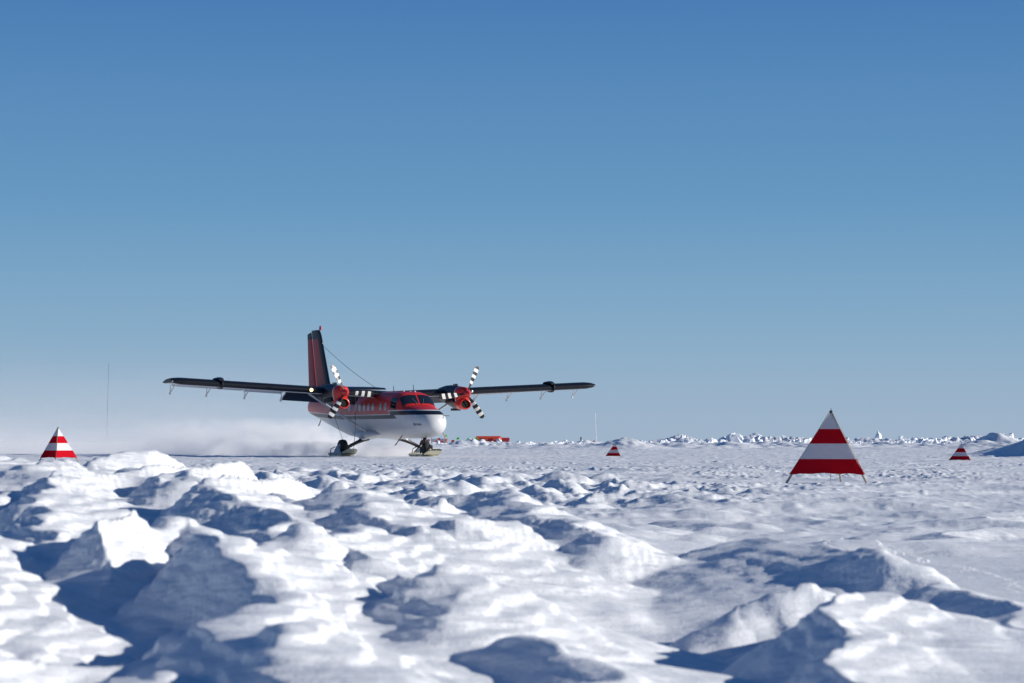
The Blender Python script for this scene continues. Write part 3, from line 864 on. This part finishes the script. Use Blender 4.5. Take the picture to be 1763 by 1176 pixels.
for s in (-1, 1):
    cy = s * 1.93; cx = -6.1
    rings = []
    for t_, w_, h_ in ((0, .20, .17), (.25, .15, .12), (.6, .11, .085), (1, .10, .08)):
        y = s * (.70 + (1.60 - .70) * t_); z = .86 + (.46 - .86) * t_
        rings.append([(cx + w_ * math.cos(a), y, z + h_ * math.sin(a)) for a in [2 * math.pi * k / 12 for k in range(12)]])
    gear = P("main_gear", MB().loft(rings).tube([(cx, s * 1.5, .46), (cx, s * 2.08, .40)], .06, 8), M_BLK, ang=50)
    wheel(cx, cy, .40, .34, .30, gear)
    P("hub", MB().tube([(cx, cy + s * .0, .40), (cx, cy + s * .155, .40), (cx, cy + s * .17, .40)], [.17, .15, .05], 16).tube([(cx, cy - s * .17, .4), (cx, cy - s * .14, .4)], [.1, .15], 16), M_SKI, gear)
    ski(-4.95, -7.0, cy, .66, .02, .27, gear)
    # fairing plates carrying the ski
    b = MB()
    for q in (-1, 1):
        yy = cy + q * .24
        b.add([(cx - .55, yy, .12), (cx + .42, yy, .12), (cx + .12, yy, .44), (cx - .14, yy, .46)] + [(cx - .55, yy + .03, .12), (cx + .42, yy + .03, .12), (cx + .12, yy + .03, .44), (cx - .14, yy + .03, .46)],
              [(0, 1, 2, 3), (4, 5, 6, 7), (0, 1, 5, 4), (1, 2, 6, 5), (2, 3, 7, 6), (3, 0, 4, 7)])
    P("ski_pedestal", b, M_SKI, gear, smooth=False)
    b = MB().tube([(cx - .2, cy - .28, .42), (cx - .62, cy - .30, .34), (cx - .72, cy - .3, .14)], .018, 6); P("ski_rigging", b, M_DARK, gear)
    # sponson fairing where leg meets the belly
    rings = []
    for x, w_, h_ in ((-4.9, .05, .05), (-5.3, .26, .14), (-5.9, .38, .22), (-6.6, .36, .22), (-7.3, .22, .15), (-8.0, .05, .05)):
        rings.append([(x, s * .66 + w_ * math.cos(a), .96 + h_ * math.sin(a)) for a in [2 * math.pi * k / 16 for k in range(16)]])
    P("gear_fairing", MB().loft(rings), M_WHT)
    # white fairing over the top of the leg
    b = MB().loft([[(cx - .05 + w_ * math.cos(a), s * y_ + .0 * a, z_ + h_ * math.sin(a)) for a in [2 * math.pi * k / 14 for k in range(14)]] for y_, z_, w_, h_ in ((.60, 1.02, .62, .22), (.80, .92, .42, .18), (.98, .80, .24, .14), (1.10, .73, .17, .11))])
    P('leg_fairing', b, M_WHT, gear)
    # trim cables
    P("ski_cable", MB().tube([(cx - .15, s * 1.86, .70), (-6.9, s * 1.98, 1.7), (-7.0, s * 2.1, wz(2.1) - .15)], .010, 4).tube([(-5.0, s * 1.86, .16), (-5.05, s * 1.75, 1.2), (-5.2, s * 1.7, wz(1.7) - .12)], .010, 4), M_CABLE)
ng = MB().tube([(-1.55, 0, .95), (-1.5, 0, .62), (-1.45, 0, .45)], [.085, .08, .06], 10)
ng.tube([(-1.45, 0, .62), (-1.35, -.26, .45), (-1.35, -.26, .15)], .035, 6).tube([(-1.45, 0, .62), (-1.35, .26, .45), (-1.35, .26, .15)], .035, 6)
ng.tube([(-1.55, 0, .70), (-.85, .18, .22)], .025, 6).tube([(-1.55, 0, .70), (-.85, -.18, .22)], .025, 6).tube([(-1.55, 0, .66), (-2.2, .2, .2)], .025, 6).tube([(-1.55, 0, .66), (-2.2, -.2, .2)], .025, 6)
ng = P("nose_gear", ng, M_DARK)
wheel(-1.45, 0, .36, .27, .22, ng)
ski(-.25, -2.45, 0, .70, .02, .27, ng)

# ---------------------------------------------------------------- pyramid markers
def marker_mat(name, zt, zb, lum=1.0):
    m = bpy.data.materials.new(name); m.use_nodes = True; t = NT(m)
    t.n.remove(t.b); out = t.n["Material Output"]
    vec, x, y, z = t.objco()
    f = t.math('DIVIDE', t.math('SUBTRACT', zt, z), zt - zb)
    n = t.new('ShaderNodeValToRGB'); t.link(f, n.inputs[0]); n.color_ramp.interpolation = 'CONSTANT'
    e = n.color_ramp.elements; w = (.66, .66, .69, 1); r = (.50, .008, .018, 1)  # white stripes toned down for the shade on the front cloth face
    for _ in range(2): e.new(.5)
    for i, (p_, c_) in enumerate(((0, w), (.262, r), (.50, w), (.745, r))): e[i].position = p_; e[i].color = c_
    df = t.new('ShaderNodeBsdfDiffuse'); tr = t.new('ShaderNodeBsdfTranslucent'); mx = t.new('ShaderNodeMixShader'); mx.inputs[0].default_value = .22
    t.link(n.outputs[0], df.inputs[0]); t.link(n.outputs[0], tr.inputs[0]); t.link(df.outputs[0], mx.inputs[1]); t.link(tr.outputs[0], mx.inputs[2]); t.link(mx.outputs[0], out.inputs[0])
    bp = t.new('ShaderNodeBump'); bp.inputs['Strength'].default_value = .6; bp.inputs['Distance'].default_value = .05
    t.link(t.noise(vec, 3.2, 4, .5), bp.inputs['Height']); t.link(bp.outputs[0], df.inputs['Normal']); t.link(bp.outputs[0], tr.inputs['Normal'])
    return m
M_POLE = mat("pole_grey", (.36, .34, .29), .5)
M_BOTM = mat("hem_red", (.5, .02, .03), .8)
def marker(x, y, hgt, side, phi, label, sink=0.0, lift=.125):
    g = gz(x, y)
    e = empty("pyramid_marker", (x, y, g - sink), phi)
    tag(e, label, "marker", "striped pyramid markers along the ice runway")
    # tripod feet: equilateral triangle, front edge along +x
    F = [Vector((-side / 2, -side * .2887, 0)), Vector((side / 2, -side * .2887, 0)), Vector((0, side * .5774, 0))]
    T = Vector((0, 0, hgt))
    zb = hgt * lift
    mm = marker_mat("striped_cloth", hgt * .985, zb)
    # cloth: three panels, lightly billowed, with sagging hem
    for i in range(3):
        a, b = F[i], F[(i + 1) % 3]; A_ = a.lerp(T, lift); B_ = b.lerp(T, lift); n = 16; grid = []
        nrm = (B_ - A_).cross(T - A_).normalized()
        for r_ in range(n + 1):
            v = r_ / n; row = []
            L = A_.lerp(T, v * .985); Rr = B_.lerp(T, v * .985)
            for c_ in range(n + 1):
                u = c_ / n; p = L.lerp(Rr, u)
                bulge = math.sin(math.pi * u) * (1 - v) * side * -.020 + math.sin(u * 9 + v * 5 + i) * .007 * (1 - v) * math.sin(math.pi * u)
                p = p + nrm * bulge + nrm * hgt * .014
                if r_ == 0: p.z += side * (.022 * math.sin(math.pi * u) + .005 * math.sin(u * 17 + i))
                row.append(p)
            grid.append(row)
        vs = [p for row in grid for p in row]
        fs = [(r_ * (n + 1) + c_, r_ * (n + 1) + c_ + 1, (r_ + 1) * (n + 1) + c_ + 1, (r_ + 1) * (n + 1) + c_) for r_ in range(n) for c_ in range(n)]
        mesh("cloth_panel", vs, fs, mm, e, True)
    for i in range(3):
        mesh_ = MB().tube([F[i] - Vector((0, 0, .04)), T], hgt * .0165, 8); mesh_.build("leg", M_POLE, e, True)
    MB().tube([T - Vector((0, 0, .03)), T + Vector((0, 0, .0)), T + Vector((0, 0, hgt * .018))], [hgt * .026, hgt * .024, .006], 8).tube([T, T + Vector((0, 0, hgt * .045))], .004, 5).build("top_cap", M_DARK, e)
    MB().tube([Vector((0, -.05, 0)), Vector((0, -.05, zb * 1.6))], .0035, 4).build("guy_cord", M_POLE, e)
    return e
marker(4.26, 32.3, .965, 1.14, R(-19.5), "largest red and white striped pyramid marker standing on bare tripod legs")
marker(-12.48, 66.5, .95, 1.13, R(-54.5), "striped pyramid marker at far left behind the near drifts, one face in full sun")
marker(4.69, 110, .63, .80, R(-30), "small distant striped pyramid marker between the plane and the largest pyramid", .02, .04)
marker(14.95, 80.5, .57, .77, R(-27), "small distant striped pyramid marker at the right edge in front of a shadowed snowbank", .02, .04)

# ---------------------------------------------------------------- far camp and ice
def W3(px, d): return (px - 881.5) * d / 4162.6
def zof(py, d): return CAM_H + (761 - py) * d / 4162.6
def ice(name, px, pyt, d, w, label, seed, tall=1.0, group="ice hummocks along the pressure ridge", pw=1.0):
    rng = random.Random(seed); x = W3(px, d); g = gz(x, d) - .3
    H = zof(pyt, d) - g; b = bmesh.new()
    n = rng.randint(3, 6)
    for i in range(n):
        ww = w * (rng.uniform(.35, .6) if i else .55); hh = H * (rng.uniform(.35, .8) if i else 1.0)
        cx = 0 if i == 0 else rng.uniform(-.42, .42) * w; cy = 0 if i == 0 else rng.uniform(-.3, .3) * w
        pts = []
        for k in range(7):
            a = 2 * math.pi * k / 7 + rng.uniform(-.3, .3); pts.append((cx + ww * .5 * math.cos(a) * rng.uniform(.8, 1.15), cy + ww * .45 * math.sin(a), 0))
        for k in range(5):
            a = 2 * math.pi * k / 5 + rng.uniform(-.4, .4); q = rng.uniform(.18, .36)
            pts.append((cx + ww * q * math.cos(a), cy + ww * q * math.sin(a), hh * rng.uniform(.45, .75)))
        pts.append((cx + rng.uniform(-.08, .08) * ww, cy, hh)); pts.append((cx + rng.uniform(-.12, .12) * ww, cy + .05 * ww, hh * rng.uniform(.84, .96)))
        vs = [b.verts.new(p) for p in pts]
        bmesh.ops.convex_hull(b, input=vs)
    for v in [v for v in b.verts if not v.link_faces]: b.verts.remove(v)
    bmesh.ops.subdivide_edges(b, edges=b.edges[:], cuts=1)
    bmesh.ops.triangulate(b, faces=b.faces[:])
    for v in b.verts:
        v.co += Vector((rng.uniform(-1, 1), rng.uniform(-1, 1), rng.uniform(-1, 1) if v.co.z > .05 else 0)) * w * .022
    me = bpy.data.meshes.new(name); b.to_mesh(me); b.free(); me.materials.append(ICE)
    o = bpy.data.objects.new(name, me); COL.objects.link(o); o.location = (x, d, g); tag(o, label, "ice hummock", group); return o
HUM = [
    (1511, 741, 520, 4.2, "tallest ice spike on the horizon, a sharp white tooth"),
    (1573, 753, 460, 6.0, "broad bright ice block right of the tall spike"),
    (1618, 754, 480, 5.0, "pointed ice mound between the bright block and the small right marker"),
    (1186, 752, 480, 5.5, "peaked white ice block on the horizon, second right of the little centre marker"),
    (1226, 753, 500, 4.2, "small ice peak beside the peaked white ice block"),
    (1254, 752, 520, 5.0, "shadow-backed ice peak left of the bright slanted block"),
    (1305, 755, 470, 5.6, "bright slanted ice block left of the largest pyramid marker"),
    (1281, 756, 530, 3.5, "low ice lump next to the bright slanted block"),
    (1155, 755, 500, 5.0, "dark-faced ice lump behind the little centre marker"),
    (975, 757, 420, 5.0, "shadowed ice heap behind and left of the thin white mast"),
    (955, 759, 400, 4.5, "low shadowed ice heap right of the red tents"),
    (754, 757.5, 300, 1.9, "square white snow block standing just right of the plane's nose"),
    (768, 762, 290, 2.2, "small white snow peak right of the square snow block"),
    (859, 753.5, 640, 5.0, "white snow heap piled against the red tents"),
    (893, 759, 420, 3.6, "white ice lump just right of the red tents"),
    (912, 760, 400, 4.0, "second low white ice lump right of the red tents"),
    (791, 760, 330, 2.5, "blue-shadowed ice slab between the flags and the red tents"),
    (1730, 750, 330, 5.0, "rounded bright ice heap at the right edge of the horizon"),
    (1712, 751, 350, 6.5, "shadowed end of the long ice heap at the far right"),
    (1690, 752, 350, 5.5, "shadowed ice heap directly above the small right marker"),
    (8, 777, 150, 1.1, "tiny broken ice lump at the left edge beyond the drifts"),
    (20, 778.5, 150, .9, "second tiny broken ice lump beyond the drifts at far left"),
]
for i, (px, py, d, w, lab) in enumerate(HUM): ice("ice_hummock", px, py, d, w, lab, 100 + i)

def rubble():
    rng = random.Random(5); vs, fs = [], []
    for i in range(1500):
        band = rng.random()
        if band < .45: px = rng.uniform(1080, 1763 + 250); d = rng.uniform(430, 640); s = rng.uniform(.45, 2.0)
        elif band < .75: px = rng.choice([rng.uniform(770, 812), rng.uniform(880, 1080)]); d = rng.uniform(258, 300); s = rng.uniform(.10, .45)
        else: px = rng.uniform(1450, 1763 + 300); d = rng.uniform(330, 480); s = rng.uniform(.4, 1.6)
        s *= (.35 + .9 * abs(math.sin(px * .021) * math.sin(px * .0077 + 1)))
        x = W3(px, d); g = gz(x, d) if i % 3 == 0 else 0.25
        k = len(vs); m = 6
        for j in range(m):
            a = 2 * math.pi * j / m + rng.uniform(-.3, .3); vs.append((x + s * math.cos(a) * rng.uniform(.6, 1.1), d + s * math.sin(a) * .8, g - .3))
        tx, ty = rng.uniform(-.4, .4) * s, rng.uniform(-.3, .3) * s
        for j in range(m):
            a = 2 * math.pi * j / m + rng.uniform(-.4, .4); q = rng.uniform(.15, .6); vs.append((x + tx + s * q * math.cos(a), d + ty + s * q * math.sin(a), g + s * rng.uniform(.30, .75)))
        for j in range(m):
            n = (j + 1) % m; fs.append((k + j, k + n, k + m + n)); fs.append((k + j, k + m + n, k + m + j))
        fs.append(tuple(k + m + j for j in range(m)))
    me = bpy.data.meshes.new("ice_rubble"); me.from_pydata(vs, [], fs); me.update(); me.materials.append(ICE)
    o = bpy.data.objects.new("ice_rubble", me); COL.objects.link(o)
    tag(o, "broken white ice rubble strewn along the horizon", "ice rubble", kind='stuff')
rubble()

# tents
M_TENT = mat("tent_orange", (.72, .07, .02), .7); M_TENTD = mat("tent_red", (.40, .012, .016), .7); M_TENTB = mat("tent_side", (.42, .04, .02), .7)
M_WALL = mat("tent_blue_grey", (.17, .24, .33), .7); M_TW = mat("tent_white", (.6, .62, .66), .7)
d0 = 660
def hut(px0, px1, pyt, d, m_roof, m_wall, label, depth, ridge=.35, rz=0, name="camp_tent"):
    x0, x1 = W3(px0, d), W3(px1, d); L = x1 - x0; H = zof(pyt, d); e = empty(name, ((x0 + x1) / 2, d, 0), rz)
    tag(e, label, "tent")
    prof = [(-.5, -.2), (-.5, .52 * H), (-.36, .78 * H), (0, H), (.36, .78 * H), (.5, .52 * H), (.5, -.2)]
    pr = [(a * depth, z) for a, z in prof]
    r1 = [(-L / 2, a, z) for a, z in pr]; r2 = [(L / 2, a, z) for a, z in pr]
    n = len(pr)
    MB().add([p for p in r1 + r2], [tuple(range(n)), tuple(range(n, 2 * n)), (0, 1, n + 1, n), (5, 6, n + 6, n + 5)]).build("wall", m_wall, e)
    off = .03
    MB().add([(p[0] * 1.02, p[1] * 1.02, p[2] + off) for p in r1[1:6] + r2[1:6]], [(i, i + 1, 5 + i + 1, 5 + i) for i in range(4)]).build("roof", m_roof, e)
    MB().box((-L * .18, -depth / 2 - .03, .45 * H), (L * .16, .05, .62 * H)).build("door", M_TENTD, e)
    MB().box((L * .18, -depth / 2 - .03, .45 * H), (L * .22, .05, .5 * H)).build("window_flap", M_TENTD, e)
    return e
hut(820, 862, 751, d0, M_TENT, M_TENTB, "large orange-red tent with a low ridged roof beyond the snow banks", 4.5, rz=R(-14))
hut(864, 877, 753.8, d0 - 30, M_TENTD, M_TENTD, "small dark red tent at the right end of the camp", 2.2)
hut(743, 770, 755.5, d0 - 60, M_WALL, M_WALL, "long low blue-grey tent behind the plane's nose", 3.0)

def flag(px, pyt, pyb, d, colr, label, w=.55):
    x = W3(px, d); zt = zof(pyt, d); g = min(gz(x, d), zof(pyb, d) - .3) - .2
    e = empty("marker_flag", (x, d, g)); tag(e, label, "flag", "small marker flags around the camp")
    MB().tube([(0, 0, 0), (0, 0, zt - g)], .035, 6).build("pole", M_POLE, e)
    H = (761 - pyt) * 0 + w * .9
    n = 6; vs = []; fs = []
    for i in range(n + 1):
        t = i / n; yy = .08 * math.sin(t * 5)
        for z_ in (zt - g, zt - g - H * (1 - .25 * t)):
            vs += [(w * t, yy - .01, z_), (w * t, yy + .01, z_)]
    for i in range(n):
        a = i * 4; b = a + 4; fs += [(a, b, b + 2, a + 2), (a + 1, b + 1, b + 3, a + 3), (a, b, b + 1, a + 1), (a + 2, b + 2, b + 3, a + 3)]
    fs += [(0, 1, 3, 2), (n * 4, n * 4 + 1, n * 4 + 3, n * 4 + 2)]
    mesh("cloth", vs, fs, colr, e)
FR = mat("flag_red", (.75, .02, .02), .8); FG = mat("flag_green", (.12, .75, .10), .8)
flag(735, 756, 762, 420, FR, "red marker flag nearest the plane's nose wheel")
flag(753, 754, 759, 420, FR, "red marker flag above the square snow block")
flag(777, 757.5, 762, 420, FR, "red marker flag right of the leaning pole")
flag(786, 753, 761, 480, FG, "green marker flag first right of the leaning pole")
flag(804, 754, 761, 480, FG, "green marker flag midway between the leaning pole and the red tents")
flag(818, 753.5, 761, 480, FG, "green marker flag at the left end of the large tent")
flag(1198, 756.5, 762, 560, FR, "tiny red marker flag above the peaked white ice block", .45)
flag(1320, 756, 762, 560, FR, "tiny red marker flag right of the bright slanted ice block", .45)
flag(1122, 757.5, 764, 560, FR, "tiny red marker flag among the ice behind the little centre marker", .45)
flag(1021, 758.5, 764, 560, FR, "tiny dark red marker flag beside the thin white mast", .4)
# leaning pole with green flag
d = 470; x = W3(772, d)
e = empty("leaning_pole", (x, d, -.2)); tag(e, "leaning orange pole with a small green streamer beyond the plane's nose", "pole")
MB().tube([(0, 0, 0), (W3(763, d) - x, 0, zof(744.5, d) + .2)], [.11, .08], 8).build("pole", mat("pole_orange", (.55, .20, .04), .6), e)
MB().box((-.45, 0, 1.95), (.45, .04, .42)).build("streamer", FG, e)
MB().box((-.40, 0, 1.15), (.34, .05, .5)).build("red_band", FR, e)
# masts and post
def mast(px, pyt, d, r_, m, label, lean=0.0):
    x = W3(px, d); e = empty("radio_mast", (x, d, -.2)); tag(e, label, "mast")
    H = zof(pyt, d) + .2
    MB().tube([(0, 0, 0), (lean * .5, 0, H * .5), (lean, 0, H)], [r_, r_ * .8, r_ * .6], 6).build("pole", m, e)
    MB().tube([(lean, 0, H), (lean, 0, H + r_ * 6)], [r_ * 1.5, r_ * .8], 6).build("tip", m, e)
mast(184, 628, 300, .024, M_DARK, "very thin dark mast leaning slightly above the blown snow at left", .2)
mast(1027, 716, 480, .07, mat("mast_white", (.75, .75, .75), .5), "thin white radio mast on the horizon left of the little centre marker", -.25)
x = W3(1000, 430)
e = empty("wooden_post", (x, 430, -.2)); tag(e, "short brown wooden post on the horizon between tents and mast", "post")
MB().box((0, 0, .75), (.24, .24, 1.6)).box((0, 0, 1.58), (.30, .30, .08)).build("post_shaft", mat("old_wood", (.10, .07, .04), .8), e)

# ---------------------------------------------------------------- blown snow
def cloud(name, lo, hi, fn, dens, label, col=(.985, .985, .99), aniso=0.0):
    c = [(a + b) / 2 for a, b in zip(lo, hi)]; dm = [b - a for a, b in zip(lo, hi)]
    o = MB().box((0, 0, 0), dm).build(name); o.location = c
    m = bpy.data.materials.new(name); m.use_nodes = True; t = NT(m); t.n.remove(t.b); out = t.n["Material Output"]
    v = t.new('ShaderNodeVolumePrincipled'); v.inputs['Color'].default_value = (*col, 1); v.inputs['Anisotropy'].default_value = aniso
    vec, x, y, z = t.objco()
    X = t.math('ADD', x, c[0]); Y = t.math('ADD', y, c[1]); Z = t.math('ADD', z, c[2])
    t.link(t.math('MULTIPLY', fn(t, vec, X, Y, Z), dens), v.inputs['Density']); t.link(v.outputs[0], out.inputs['Volume'])
    o.data.materials.append(m); tag(o, label, "blown snow", kind='stuff'); return o
def box_fade(t, X, x0, x1, w0, w1):
    a = t.math('DIVIDE', t.math('SUBTRACT', X, x0), w0, clamp=True); b = t.math('DIVIDE', t.math('SUBTRACT', x1, X), w1, clamp=True)
    return t.math('MULTIPLY', t.math('SMOOTH_MIN', a, 1.0), b)
def fn_plume(t, vec, X, Y, Z):
    mp = t.new('ShaderNodeMapping'); mp.inputs['Scale'].default_value = (.10, .10, .28); t.link(vec, mp.inputs[0])
    n = t.noise(mp.outputs[0], 1.6, 3, .55)
    n = t.math('MULTIPLY', t.math('SUBTRACT', n, .22, clamp=True), 2.2)
    # height profile: dense at the surface, thinning over about 2 m
    zf = t.math('EXPONENT', t.math('MULTIPLY', Z, -.62))
    zc = t.math('MULTIPLY', t.math('EXPONENT', t.math('MULTIPLY', Z, -2.6)), 2.6)
    top = t.math('DIVIDE', t.math('SUBTRACT', 6.3, Z), 2.2, clamp=True)
    xf = box_fade(t, X, -60, -3.5, 10, 12)
    yf = box_fade(t, Y, 112, 170, 6, 20)
    return t.math('MULTIPLY', t.math('MULTIPLY', t.math('MULTIPLY', t.math('ADD', zf, zc), n), xf), t.math('MULTIPLY', yf, top))
cloud("snow_plume", (-60, 112, -.3), (-3.5, 170, 6.4), fn_plume, .06, "long low cloud of blown snow trailing away to the left behind the plane")
def fn_wash(t, vec, X, Y, Z):
    n = t.noise(vec, .95, 5, .62)
    n = t.math('MULTIPLY', t.math('SUBTRACT', n, .49, clamp=True), 15.0)
    zf = t.math('EXPONENT', t.math('MULTIPLY', Z, -.6))
    top = t.math('DIVIDE', t.math('SUBTRACT', 1.78, Z), .8, clamp=True)
    xf = box_fade(t, X, -19, -7.2, 4.5, 1.8); yf = box_fade(t, Y, 115, 125, 1.5, 3)
    return t.math('MULTIPLY', t.math('MULTIPLY', n, zf), t.math('MULTIPLY', t.math('MULTIPLY', xf, top), yf))
cloud("snow_wash", (-19, 115, -.2), (-7.2, 125, 1.8), fn_wash, 1.0, "billowing snow thrown up behind the plane's left-hand ski")
def fn_low(t, vec, X, Y, Z):
    n = t.noise(vec, 1.3, 4, .6)
    n = t.math('MULTIPLY', t.math('SUBTRACT', n, .42, clamp=True), 6.0)
    top = t.math('DIVIDE', t.math('SUBTRACT', .62, Z), .5, clamp=True)
    xf = box_fade(t, X, -13, -7.3, 3.5, .6); yf = box_fade(t, Y, 106.5, 110, .6, 1.5)
    return t.math('MULTIPLY', t.math('MULTIPLY', n, xf), t.math('MULTIPLY', top, yf))
cloud("snow_wake", (-13, 106.5, -.2), (-7.3, 110, .65), fn_low, .9, "low shaded snow wake trailing off the back of the near ski")
def fn_belly(t, vec, X, Y, Z):
    n = t.noise(vec, 1.0, 4, .6)
    n = t.math('MULTIPLY', t.math('SUBTRACT', n, .34, clamp=True), 4.0)
    zf = t.math('EXPONENT', t.math('MULTIPLY', Z, -3.2))
    top = t.math('DIVIDE', t.math('SUBTRACT', .95, Z), .4, clamp=True)
    xf = box_fade(t, X, -7.2, -3.8, .8, .8); yf = box_fade(t, Y, 107.5, 112, .6, 1.5)
    return t.math('MULTIPLY', t.math('MULTIPLY', n, zf), t.math('MULTIPLY', t.math('MULTIPLY', xf, top), yf))
cloud("snow_spray", (-7.2, 107.5, -.2), (-3.8, 112, 1.0), fn_belly, 2.2, "pale snow spray hanging under the plane's belly between the skis")
